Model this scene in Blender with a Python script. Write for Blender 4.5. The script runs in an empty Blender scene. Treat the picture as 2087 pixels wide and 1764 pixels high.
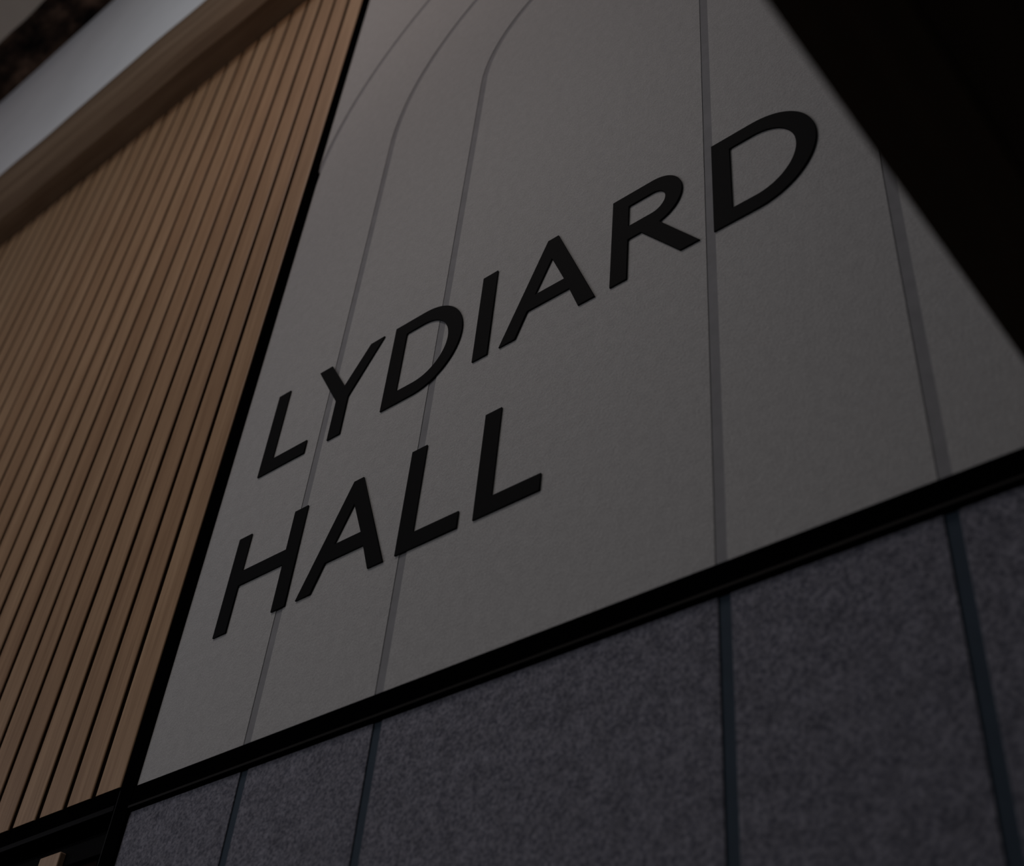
import bpy, bmesh, math, random
from mathutils import Matrix, Vector, noise
random.seed(4)
sc = bpy.context.scene
COL = sc.collection
Z0 = 1.8                    # height of the sign board's bottom edge above the floor
U = 0.001                   # wall measurements below are in millimetres

# ------------------------------------------------------------------ camera
cam_d = bpy.data.cameras.new('camera')
cam = bpy.data.objects.new('camera', cam_d)
COL.objects.link(cam)
Rw = ((0.76900525, 0.08204766, -0.63395514),      # rows: image right / image down / forward,
      (-0.37729915, -0.74230208, -0.55374451),    # columns: wall right / up / out of the wall
      (-0.51601965, 0.66502316, -0.53987768))
def w3(r): return Vector((r[0], -r[2], r[1]))     # wall axes -> world (x right, -y out, z up)
right, down, fwd = w3(Rw[0]), w3(Rw[1]), w3(Rw[2])
m = Matrix((right, -down, -fwd)).transposed().to_4x4()
m.translation = Vector((0.8288, -0.4983, Z0 - 0.4293))
cam.matrix_world = m
cam_d.sensor_width = 36
cam_d.lens = 2618.8 / 2087 * 36
cam_d.clip_start = 0.02
cam_d.dof.use_dof = True
cam_d.dof.focus_distance = 1.02
cam_d.dof.aperture_fstop = 6.6
sc.camera = cam

# ------------------------------------------------------------------ world, lights, exposure
w = bpy.data.worlds.new('world'); sc.world = w; w.use_nodes = True
w.node_tree.nodes['Background'].inputs[0].default_value = (0.75, 0.82, 1.0, 1)
w.node_tree.nodes['Background'].inputs[1].default_value = 0.015
def area(name, loc, aim, size, power, col, size_y=None):
    d = bpy.data.lights.new(name, 'AREA'); d.energy = power; d.color = col
    d.shape = 'RECTANGLE'; d.size = size; d.size_y = size_y or size
    o = bpy.data.objects.new(name, d); COL.objects.link(o)
    o.location = loc
    o.rotation_euler = (Vector(aim) - Vector(loc)).to_track_quat('-Z', 'Y').to_euler()
    return o
area('ceiling_lamp_light', (-0.2, -1.1, Z0 + 1.95), (0.0, 0, Z0 + 0.7), 0.45, 3.4, (0.90, 0.94, 1.0))
area('spot_lamp_light', (0.0, -0.6, Z0 + 1.25), (0.1, 0, Z0 + 0.5), 0.30, 0.85, (1.0, 0.70, 0.55))
area('window_light', (-1.05, -1.7, Z0 + 0.05), (0, 0, Z0 + 0.4), 1.0, 4.8, (0.98, 0.97, 1.0))
area('far_fill_light', (-3.2, -2.0, Z0 + 0.6), (-1.3, 0, Z0 + 2.0), 1.4, 7.0, (0.92, 0.88, 1.0))  # added fill that brightens the ceiling and upper plaster, not an actual window
sd = bpy.data.lights.new('sign_fill_spot', 'SPOT'); sd.energy = 12.0; sd.color = (1.0, 0.95, 0.90)  # added spot that shapes the brightness falloff across the felt board
sd.spot_size = math.radians(30); sd.spot_blend = 1.0; sd.shadow_soft_size = 0.12
so = bpy.data.objects.new('sign_fill_spot', sd); COL.objects.link(so)
so.location = (0.36, -1.3, Z0 + 1.7)
so.rotation_euler = (Vector((0.28, 0, Z0 + 0.15)) - so.location).to_track_quat('-Z', 'Y').to_euler()
sc.view_settings.view_transform = 'Standard'
sc.view_settings.look = 'None'
sc.view_settings.gamma = 1
sc.view_settings.exposure = 0
sc.view_settings.use_curve_mapping = False

# ------------------------------------------------------------------ materials
def mat(name, rough=0.9, spec=0.3):
    M = bpy.data.materials.new(name); M.use_nodes = True
    nt = M.node_tree; b = nt.nodes['Principled BSDF']
    b.inputs['Roughness'].default_value = rough
    b.inputs['Specular IOR Level'].default_value = spec
    return M, nt, b
def node(nt, t, **k):
    n = nt.nodes.new(t)
    for a, v in k.items():
        if a in n.inputs.keys(): n.inputs[a].default_value = v
        else: setattr(n, a, v)
    return n
def coords(nt, scale, space='Object'):
    tc = node(nt, 'ShaderNodeTexCoord'); mp = node(nt, 'ShaderNodeMapping')
    mp.inputs['Scale'].default_value = scale
    nt.links.new(tc.outputs[space], mp.inputs[0]); return mp.outputs[0]
def ramp(nt, fac, stops):
    r = node(nt, 'ShaderNodeValToRGB'); e = r.color_ramp.elements
    while len(e) < len(stops): e.new(0.5)
    for s, (p, c) in zip(e, stops): s.position = p; s.color = (*c, 1)
    nt.links.new(fac, r.inputs[0]); return r.outputs[0]
def noisetex(nt, vec, scale, detail=3, rough=0.6):
    n = node(nt, 'ShaderNodeTexNoise'); n.inputs['Scale'].default_value = scale
    n.inputs['Detail'].default_value = detail; n.inputs['Roughness'].default_value = rough
    nt.links.new(vec, n.inputs['Vector']); return n.outputs[0]
def bump(nt, b, h, strength, dist):
    bp = node(nt, 'ShaderNodeBump'); bp.inputs['Strength'].default_value = strength
    bp.inputs['Distance'].default_value = dist
    nt.links.new(h, bp.inputs['Height']); nt.links.new(bp.outputs[0], b.inputs['Normal'])
def mix(nt, fac, a, b2, mode='MIX'):
    n = node(nt, 'ShaderNodeMix', data_type='RGBA', blend_type=mode)
    if isinstance(fac, float): n.inputs[0].default_value = fac
    else: nt.links.new(fac, n.inputs[0])
    nt.links.new(a, n.inputs[6]); nt.links.new(b2, n.inputs[7]); return n.outputs[2]

def felt(name, dark, light, flecks, fine=900, sheen=0.0):
    M, nt, b = mat(name, 0.97, 0.1)
    b.inputs['Sheen Weight'].default_value = sheen; b.inputs['Sheen Roughness'].default_value = 0.5
    v = coords(nt, (1, 1, 1))
    f1 = noisetex(nt, v, fine, 3, 0.65)
    f2 = noisetex(nt, v, fine * 0.16, 3, 0.6)
    base = ramp(nt, f1, [(0.32, dark), (0.68, light)])
    cloud = ramp(nt, f2, [(0.3, (1 - flecks,) * 3), (0.7, (1 + flecks,) * 3)])
    nt.links.new(mix(nt, 1.0, base, cloud, 'MULTIPLY'), b.inputs['Base Color'])
    bump(nt, b, noisetex(nt, v, fine * 0.5, 3, 0.6), 0.45, 0.0012)
    return M
FELT_LIGHT = felt('pale_grey_felt', (0.312, 0.309, 0.307), (0.410, 0.407, 0.405), 0.06, 700, 0.3)
FELT_DARK = felt('blue_grey_felt', (0.066, 0.068, 0.090), (0.228, 0.225, 0.262), 0.20, 480, 0.05)

def plain(name, col, rough, spec=0.4, var=0.08, scale=60, bmp=0.0):
    M, nt, b = mat(name, rough, spec)
    v = coords(nt, (1, 1, 1)); n = noisetex(nt, v, scale, 4)
    nt.links.new(ramp(nt, n, [(0.3, tuple(c * (1 - var) for c in col)), (0.7, tuple(c * (1 + var) for c in col))]), b.inputs['Base Color'])
    if bmp: bump(nt, b, n, bmp, 0.001)
    return M
GROOVE = plain('grey_groove_felt', (0.235, 0.235, 0.245), 0.95, 0.1)
GROOVE_DARK = plain('dark_teal_groove', (0.036, 0.052, 0.072), 0.9, 0.2)
BLACK_TRIM = plain('black_metal_trim', (0.0012, 0.0012, 0.0015), 0.9, 0.0)
LETTER = plain('black_letter_acrylic', (0.0045, 0.0048, 0.0054), 0.8, 0.06, 0.05, 300)
BACKING = plain('dark_brown_backing', (0.02, 0.012, 0.008), 0.95, 0.1)
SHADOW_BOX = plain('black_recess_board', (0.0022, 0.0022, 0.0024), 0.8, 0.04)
PLASTER = plain('white_plaster', (0.78, 0.78, 0.78), 0.95, 0.1, 0.04, 6)
PLASTER_TAN = plain('cream_ceiling_plaster', (0.8, 0.70, 0.58), 0.95, 0.1, 0.05, 5)

def wood(name, c_dark, c_mid, c_light, grain_axis, rough=0.55, spec=0.3, fine=260, per_object=True, coarse=True):
    M, nt, b = mat(name, rough, spec)
    s = [1.0, 1.0, 1.0]; s[grain_axis] = 0.035
    tc = node(nt, 'ShaderNodeTexCoord')
    oi = node(nt, 'ShaderNodeObjectInfo')
    add = node(nt, 'ShaderNodeVectorMath', operation='MULTIPLY_ADD')
    comb = node(nt, 'ShaderNodeCombineXYZ')
    for k in range(3): nt.links.new(oi.outputs['Random'], comb.inputs[k])
    add.inputs[1].default_value = (7.3, 3.1, 9.7)
    nt.links.new(comb.outputs[0], add.inputs[0]); nt.links.new(tc.outputs['Object'], add.inputs[2])
    mp = node(nt, 'ShaderNodeMapping'); mp.inputs['Scale'].default_value = s
    nt.links.new(add.outputs[0], mp.inputs[0])
    g = noisetex(nt, mp.outputs[0], fine, 4, 0.62)
    g2 = noisetex(nt, mp.outputs[0], fine * 0.22, 3, 0.5)
    c = ramp(nt, g, [(0.25, c_dark), (0.5, c_mid), (0.78, c_light)])
    c2 = ramp(nt, g2, [(0.3, (0.84, 0.80, 0.76)), (0.7, (1.12, 1.13, 1.15))])
    out = mix(nt, 1.0, c, c2, 'MULTIPLY')
    if per_object:
        tone = ramp(nt, oi.outputs['Random'], [(0.0, (0.92, 0.88, 0.84)), (0.5, (1.0, 0.98, 0.96)), (1.0, (1.07, 1.08, 1.09))])
        out = mix(nt, 1.0, out, tone, 'MULTIPLY')
    nt.links.new(out, b.inputs['Base Color'])
    bump(nt, b, g, 0.12, 0.0006)
    return M
SLAT = wood('oak_slat', (0.245, 0.143, 0.073), (0.335, 0.206, 0.112), (0.41, 0.266, 0.155), 2, 0.5, 0.4)
SLAT_SIDE = plain('dark_slat_side', (0.055, 0.027, 0.012), 0.9, 0.1)  # darker brown for the sides and backs of the slats
BEAM = wood('weathered_oak_beam', (0.095, 0.057, 0.032), (0.165, 0.107, 0.065), (0.225, 0.155, 0.10), 0, 0.8, 0.15, 40, False)
DARK_BEAM = wood('dark_stained_timber', (0.018, 0.013, 0.008), (0.055, 0.038, 0.023), (0.095, 0.064, 0.037), 1, 0.75, 0.15, 30, False)
BARK, _nt, _b = mat('rough_dark_beam', 0.9, 0.1)
_v = coords(_nt, (0.55, 1, 1)); _n = noisetex(_nt, _v, 13, 4, 0.6)
_nt.links.new(ramp(_nt, _n, [(0.40, (0.004, 0.0025, 0.002)), (0.52, (0.035, 0.021, 0.014)), (0.68, (0.15, 0.09, 0.06))]), _b.inputs['Base Color'])
bump(_nt, _b, _n, 0.8, 0.02)
POST = wood('pale_timber_post', (0.30, 0.2, 0.13), (0.40, 0.28, 0.19), (0.46, 0.33, 0.24), 2)
RED = plain('dark_red_brown_side', (0.014, 0.005, 0.004), 0.9, 0.05)
FLOORM = plain('grey_floor', (0.18, 0.17, 0.16), 0.8, 0.3, 0.1, 8)

# ------------------------------------------------------------------ helpers
def link(name, me, M, parent=None, loc=None):
    if not isinstance(M, (list, tuple)): M = [M]
    if not me.materials:
        for x in M: me.materials.append(x)
    o = bpy.data.objects.new(name, me); COL.objects.link(o)
    if loc: o.location = loc
    if parent: o.parent = parent
    return o
def empty(name, loc=(0, 0, 0)):
    o = bpy.data.objects.new(name, None); COL.objects.link(o); o.location = loc
    o.empty_display_size = 0.05; return o
def tag(o, label=None, cat=None, group=None, kind=None):
    for k, v in (('label', label), ('category', cat), ('group', group), ('kind', kind)):
        if v: o[k] = v
    return o
def box_mesh(name, x0, x1, o0, o1, z0, z1, bev=0.0, seg=2):
    """box in wall millimetres: x, out-from-wall (positive = toward the room), height above board edge"""
    bm = bmesh.new()
    bmesh.ops.create_cube(bm, size=1)
    for v in bm.verts:
        v.co = Vector(((x0 + x1) / 2 * U + v.co.x * (x1 - x0) * U,
                       -(o0 + o1) / 2 * U + v.co.y * (o1 - o0) * U,
                       (z0 + z1) / 2 * U + v.co.z * (z1 - z0) * U))
    if bev:
        bmesh.ops.bevel(bm, geom=bm.edges[:], offset=bev * U, segments=seg, profile=0.5, affect='EDGES')
    me = bpy.data.meshes.new(name); bm.to_mesh(me); bm.free()
    return me
def box(name, x0, x1, o0, o1, z0, z1, M, parent=None, bev=0.0, seg=2, loc=(0, 0, Z0)):
    return link(name, box_mesh(name, x0, x1, o0, o1, z0, z1, bev, seg), M, parent, loc if parent is None or parent.type == 'EMPTY' and tuple(parent.location) == (0, 0, 0) else (0, 0, 0))
def shape_mesh(name, loops, o0, o1, bev=0.0):
    """flat outline(s) with holes, in wall millimetres, extruded from o0 to o1 out of the wall"""
    cu = bpy.data.curves.new(name, 'CURVE'); cu.dimensions = '2D'; cu.fill_mode = 'BOTH'
    for lp in loops:
        sp = cu.splines.new('POLY'); sp.points.add(len(lp) - 1)
        for p, (x, y) in zip(sp.points, lp): p.co = (x, y, 0, 1)
        sp.use_cyclic_u = True
    cu.extrude = (o1 - o0) / 2 - bev
    cu.bevel_depth = bev; cu.bevel_resolution = 1; cu.offset = -bev
    tmp = bpy.data.objects.new('tmp', cu); COL.objects.link(tmp)
    dg = bpy.context.evaluated_depsgraph_get(); dg.update()
    me = bpy.data.meshes.new_from_object(tmp.evaluated_get(dg))
    bpy.data.objects.remove(tmp); bpy.data.curves.remove(cu)
    c = (o0 + o1) / 2
    for v in me.vertices:
        x, y, z = v.co; v.co = (x * U, -(z + c) * U, y * U)
    me.materials.clear()
    me.name = name
    return me
def shape(name, loops, o0, o1, M, parent=None, bev=0.0, loc=None):
    return link(name, shape_mesh(name, loops, o0, o1, bev), M, parent, loc)

# ------------------------------------------------------------------ setting: floor, wall, ceiling
s = box('floor', -4500, 2500, 0, 5000, -1800, -1750, FLOORM); tag(s, kind='structure')
s = box('wall_back', -4500, 2500, -120, -22, -1750, 3200, plain('wall_plaster', (0.5, 0.5, 0.49), 0.95, 0.1)); tag(s, kind='structure')

# the cream ceiling
s = box('ceiling', -4500, 2500, -120, 5000, 2330 + 300, 2330 + 380, PLASTER_TAN); tag(s, kind='structure')

# ------------------------------------------------------------------ black trims
# upright trim between slats and sign board; its wider lower part stands in for the shaded outer groove
s = shape('trim_1', [[(-18.5, -700), (-1, -700), (-1, 770), (-5, 778), (-5, 1351), (-18.5, 1351)]], -20, 2, BLACK_TRIM, bev=0.6, loc=(0, 0, Z0))
tag(s, kind='structure')
box('trim_highlight', -18.8, -18.0, 0.5, 2.3, -700, 0, plain('black_edge_highlight', (0.005, 0.005, 0.0052), 0.5, 0.1), s)  # edge highlight of the upright, put in as a thin lighter strip
# horizontal trim under the sign board, its lower highlight line modelled as a thin lighter strip
bm_o = box('trim_2', -1, 900, -20, 1.5, -20, 0, BLACK_TRIM, bev=0.5); tag(bm_o, kind='structure')
highlight_strip = box('trim_highlight', -1, 900, 1.5, 2.4, -18.5, -16.5, plain('brown_black_highlight', (0.004, 0.003, 0.002), 0.6, 0.1), bm_o, bev=0.2)
s = box('trim_3', -1500, -21, -20, 0, -15, 5.5, BLACK_TRIM, bev=0.5); tag(s, kind='structure')
box('trim_highlight', -1500, -21, 0, 2.0, -15.5, -11, plain('satin_black_highlight', (0.0022, 0.0022, 0.0024), 0.6, 0.05), s, bev=0.3)  # highlight along the rail, painted as a slightly lighter strip

# ------------------------------------------------------------------ oak slat cladding
sl = empty('slat_panel', (-0.65, 0, Z0))
tag(sl, 'wide panel of upright brown oak slats left of the pale board', 'wall panel')
link('backing', box_mesh('backing', -850, 629, -20, -12, 5, 1351), BACKING, sl)
slat_me = None
bm = bmesh.new()
hw, d, z0, z1 = 15.9, 12.0, 5.6, 1350.0
prof = [(-hw, -12), (hw, -12), (hw, -1.1), (hw - 0.4, -0.35), (hw - 1.2, 0), (-hw + 1.0, 0), (-hw + 0.3, -0.3), (-hw, -0.9)]
lo = [bm.verts.new((x * U, -o * U, z0 * U)) for x, o in prof]
hi = [bm.verts.new((x * U, -o * U, z1 * U)) for x, o in prof]
for i in range(len(prof)):
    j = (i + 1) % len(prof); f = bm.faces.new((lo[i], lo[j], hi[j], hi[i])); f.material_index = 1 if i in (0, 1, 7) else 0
bm.faces.new(lo[::-1]); bm.faces.new(hi)
bmesh.ops.recalc_face_normals(bm, faces=bm.faces)
slat_me = bpy.data.meshes.new('slat'); bm.to_mesh(slat_me); bm.free(); slat_me.materials.append(SLAT); slat_me.materials.append(SLAT_SIDE)
for k in range(37):
    x = -40.5 - 38.45 * k
    o = bpy.data.objects.new('slat', slat_me); COL.objects.link(o); o.parent = sl
    o.location = (x * U + 0.65, random.uniform(-0.0003, 0.0003), 0)

# ------------------------------------------------------------------ sign board: four felt panels with grooves between
CX, CY = 390.3, 722.0
R0, R1, R2, G = 396.0, 264.5, 132.8, 3.9
def arc(r, a0, a1, n=72):
    return [(CX + r * math.cos(math.radians(a0 + (a1 - a0) * i / n)), CY + r * math.sin(math.radians(a0 + (a1 - a0) * i / n))) for i in range(n + 1)]
def soft(M, bev=0.5): return M
sb = empty('sign_board', (0.45, 0, Z0))
tag(sb, 'large pale grey felt board with arched grooves carrying the black letters', 'sign board')
def bshape(nm, loops, M, parent, o0=-0.45, o1=0.0, bev=0.15, dx=-450):
    me = shape_mesh(nm, [[(x + dx, y) for x, y in lp] for lp in loops], o0, o1, bev)
    return link(nm, me, M, parent)
link('backing_board', box_mesh('backing_board', -455, 450, -18, -0.45, 0.2, 1351), GROOVE, sb)
aL = math.degrees(math.acos((-5 - CX) / (R0 + G)))
bshape('felt_panel', [[(-5, 1351)] + arc(R0 + G, aL, 0) + [(CX + R0 + G, 0.3), (900, 0.3), (900, 1351)]], FELT_LIGHT, sb)
aI = 180
bshape('felt_panel', [[(-1, 0.3), (-1, CY)] + arc(R0 - G, 180, 0) + [(CX + R0 - G, 0.3), (CX + R1 + G, 0.3)] + arc(R1 + G, 0, 180) + [(CX - R1 - G, 0.3)]], FELT_LIGHT, sb)
bshape('felt_panel', [[(CX - R1 + G, 0.3)] + arc(R1 - G, 180, 0) + [(CX + R1 - G, 0.3), (CX + R2 + G, 0.3)] + arc(R2 + G, 0, 180) + [(CX - R2 - G, 0.3)]], FELT_LIGHT, sb)
bshape('felt_panel', [[(CX - R2 + G, 0.3)] + arc(R2 - G, 180, 0) + [(CX + R2 - G, 0.3)]], FELT_LIGHT, sb)

# ------------------------------------------------------------------ dark felt cladding below
lb = empty('felt_cladding', (0.45, 0, Z0))
tag(lb, 'dark blue-grey felt wall cladding with upright grooves below the black trim', 'wall panel')
link('backing_board', box_mesh('backing_board', -451, 450, -18, -2.0, -700, -20.2), GROOVE_DARK, lb)
edges = [-1, 129.0, 260.0, 523.6, 654.0, 786.0, 900]
for i in range(len(edges) - 1):
    a = edges[i] + (4.0 if i else 0); b_ = edges[i + 1] - (4.0 if i < len(edges) - 2 else 0)
    link('felt_panel', box_mesh('felt_panel', a - 450, b_ - 450, -2.0, -1.0, -700, -20.3, 0.45), FELT_DARK, lb)

# ------------------------------------------------------------------ letters
def poly_L(x, xr, y, t=15.3, w=15.7, h=99.8):
    return [[(x, y), (xr, y), (xr, y + t), (x + w, y + t), (x + w, y + h), (x, y + h)]]
def poly_D(x, y, h=99.8, w=15.6, t=15.2, c=34.6):
    r = h / 2; cy = y + r
    out = [(x, y)] + [(x + c + r * math.cos(a), cy + r * math.sin(a)) for a in [math.radians(-90 + 180 * i / 40) for i in range(41)]] + [(x, y + h)]
    ri = r - t; ax = 34.0
    inn = [(x + w, y + t)] + [(x + c + ax * math.cos(a), cy + ri * math.sin(a)) for a in [math.radians(-90 + 180 * i / 32) for i in range(33)]] + [(x + w, y + h - t)]
    return [out, inn[::-1]]
def poly_R(x, y, h=99.8, w=15.5):
    top = y + h; cy = y + 72.3; b = h - 72.3; ccx = x + 37.2
    bowl = [(ccx + 27.4 * math.cos(a), cy + b * math.sin(a)) for a in [math.radians(90 - 165 * i / 30) for i in range(31)]]
    out = [(x, y), (x + w, y), (x + w, cy - b), (x + 27.5, cy - b), (x + 62.2, y), (x + 79, y)] + bowl[::-1] + [(x, top)]
    inn = [(x + w, cy - b + 15.7)] + [(ccx + 12.2 * math.cos(a), cy + 0.3 + (b - 15.5) * math.sin(a)) for a in [math.radians(-90 + 180 * i / 20) for i in range(21)]] + [(x + w, top - 15.2)]
    return [out, inn[::-1]]
def poly_A(x, y, h=99.8, W=93.6):
    ax0, ax1 = 41.6, 52.4                      # apex
    sl_ = ax0 / h
    out = [(x, y), (x + 16.3, y), (x + 26.3, y + 25.3), (x + 67.8, y + 25.3), (x + W - 16.0, y), (x + W, y), (x + ax1, y + h), (x + ax0, y + h)]
    inn = [(x + 32.8, y + 40.7), (x + 61.8, y + 40.7), (x + 47.3, y + 74.5)]
    return [out, inn]
def poly_Y(x, y, h=99.8):
    m_ = 33.7
    return [[(x + m_, y), (x + m_ + 15.8, y), (x + m_ + 15.8, y + 44.8), (x + 83.0, y + h), (x + 66.0, y + h), (x + 41.2, y + 61.5), (x + 16.4, y + h), (x, y + h), (x + m_, y + 46.5)]]
def poly_H(x, y, h=99.8, W=85.4, w=15.9):
    return [[(x, y), (x + w, y), (x + w, y + 45.7), (x + W - w, y + 45.7), (x + W - w, y), (x + W, y), (x + W, y + h),
             (x + W - w, y + h), (x + W - w, y + 60.9), (x + w, y + 60.9), (x + w, y + h), (x, y + h)]]
def poly_I(x, y, h=99.8, w=15.9): return [[(x, y), (x + w, y), (x + w, y + h), (x, y + h)]]
B1, B2 = 284.7, 115.8
LET = [
 ('letter', poly_L(47.1, 107.6, B1), 'small black capital L starting the upper word, nearest the oak slats'),
 ('letter', poly_Y(102.4, B1), 'black capital Y crossing a groove, second letter of the upper word'),
 ('letter', poly_D(199.7, B1), 'black capital D with a groove running through it, between Y and I'),
 ('letter', poly_I(301.2, B1), 'single-stroke black capital I in the middle of the upper word'),
 ('letter', poly_A(329.0, B1), 'black capital A of the upper word, between I and R'),
 ('letter', poly_R(435.9, B1), 'black capital R with slanting leg, just left of a groove'),
 ('letter', poly_D(526.6, B1), 'largest-looking black capital D ending the upper word at right of a groove'),
 ('letter', poly_H(47.2, B2), 'black capital H starting the lower word, beside the upright trim'),
 ('letter', poly_A(144.6, B2), 'black capital A of the lower word, right of the H'),
 ('letter', poly_L(249.9, 310.0, B2), 'first black capital L of the lower word, its foot over a groove'),
 ('letter', poly_L(324.8, 384.6, B2), 'last black capital L ending the lower word'),
]
for nm, loops, lab in LET:
    cx_ = sum(p[0] for p in loops[0]) / len(loops[0]); cy_ = min(p[1] for p in loops[0])
    me = shape_mesh(nm, [[(x - cx_, y - cy_) for x, y in lp] for lp in loops], 0.05, 1.5, 0.35)
    o = link(nm, me, LETTER, None, (cx_ * U, 0, Z0 + cy_ * U))
    tag(o, lab, 'letter', 'black capital letters of the wall sign')

# ------------------------------------------------------------------ timbers and plaster above
def timber_mesh(name, x0, x1, o0, o1, z0, z1, amp, step=30.0, cham=0.0, seed=0, axis='x'):
    """long rough-hewn timber: rectangular section swept along its length with wandering arrises"""
    bm = bmesh.new()
    def section(c=cham):
        P = [(o0, z0), (o1 - c, z0), (o1, z0 + c), (o1, z1), (o0, z1)] if c else [(o0, z0), (o1, z0), (o1, z1), (o0, z1)]
        out = []
        for i, p in enumerate(P):
            q = P[(i + 1) % len(P)]
            for k in range(3): out.append((p[0] + (q[0] - p[0]) * k / 3, p[1] + (q[1] - p[1]) * k / 3))
        return out
    S = section(); n = max(2, int((x1 - x0) / step)); rings = []
    for i in range(n + 1):
        x = x0 + (x1 - x0) * i / n; ring = []
        for k, (o, z) in enumerate(S):
            a = noise.noise(Vector((x / 160.0 + seed, o / 55.0, z / 55.0))) * amp
            b = noise.noise(Vector((x / 70.0 + seed + 9, o / 40.0, z / 40.0))) * amp * 0.6
            oo = o + (a if o > o0 + 1 else 0); zz = z + (b + a * 0.5 if z < z1 - 1 else 0)
            if axis == 'x': ring.append(bm.verts.new((x * U, -oo * U, zz * U)))
            else: ring.append(bm.verts.new((oo * U, -x * U, zz * U)))
        rings.append(ring)
    for r, q in zip(rings, rings[1:]):
        for k in range(len(S)):
            j = (k + 1) % len(S); bm.faces.new((r[k], r[j], q[j], q[k]))
    bm.faces.new(rings[0]); bm.faces.new(rings[-1][::-1])
    bmesh.ops.recalc_face_normals(bm, faces=bm.faces)
    me = bpy.data.meshes.new(name); bm.to_mesh(me); bm.free(); return me
o = link('timber_beam', timber_mesh('timber_beam', -4400, 1200, -20, 56, 1352, 1532, 3.2, 14, 18, 3), BEAM, None, (0, 0, Z0))
tag(o, 'weathered brown timber beam with chamfered edge running along the top of the slats', 'beam')
s = box('wall_upper', -4400, 2400, -20, 12, 1532, 2325, PLASTER); tag(s, kind='structure')
o = link('timber_beam', timber_mesh('timber_beam', -4400, 1200, -20, 110, 2325, 2385, 8, 24, 0, 11), BARK, None, (0, 0, Z0))
tag(o, 'rough dark beam above the white plaster strip, highest at upper left', 'beam')
# dark soffit beam that runs out from the wall past the camera
db = empty('timber_joist', (0.741, 0, Z0 - 0.085))
tag(db, 'near-black stained timber beam running out from the wall at upper right', 'beam')
link('board', timber_mesh('board', 2, 1900, 0, 32, 0, 150, 0.8, 60, 0, 5, 'y'), DARK_BEAM, db)
link('board', timber_mesh('board', 2, 1900, 33, 130, 1.5, 150, 1.0, 60, 0, 8, 'y'), DARK_BEAM, db)

# ------------------------------------------------------------------ dark recess at lower left
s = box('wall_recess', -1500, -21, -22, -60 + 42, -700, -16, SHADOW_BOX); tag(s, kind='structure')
o = box('rail', -1500, -22, -18, -6, -44, -28, SHADOW_BOX, bev=0.6)
tag(o, 'thin black rail inside the dark recess at lower left', 'rail')
o = box('timber_post', -111.5, -83.2, -18, -1, -700, -33, POST, bev=1.0)
tag(o, 'pale brown timber batten rising into the dark recess at lower left', 'post')
o = box('post_side_standin', -83, -45, -18, -12, -700, -36, RED)  # added piece drawn in place of the batten's own dark side face
tag(o, 'dark red-brown board beside the pale batten at lower left', 'board')
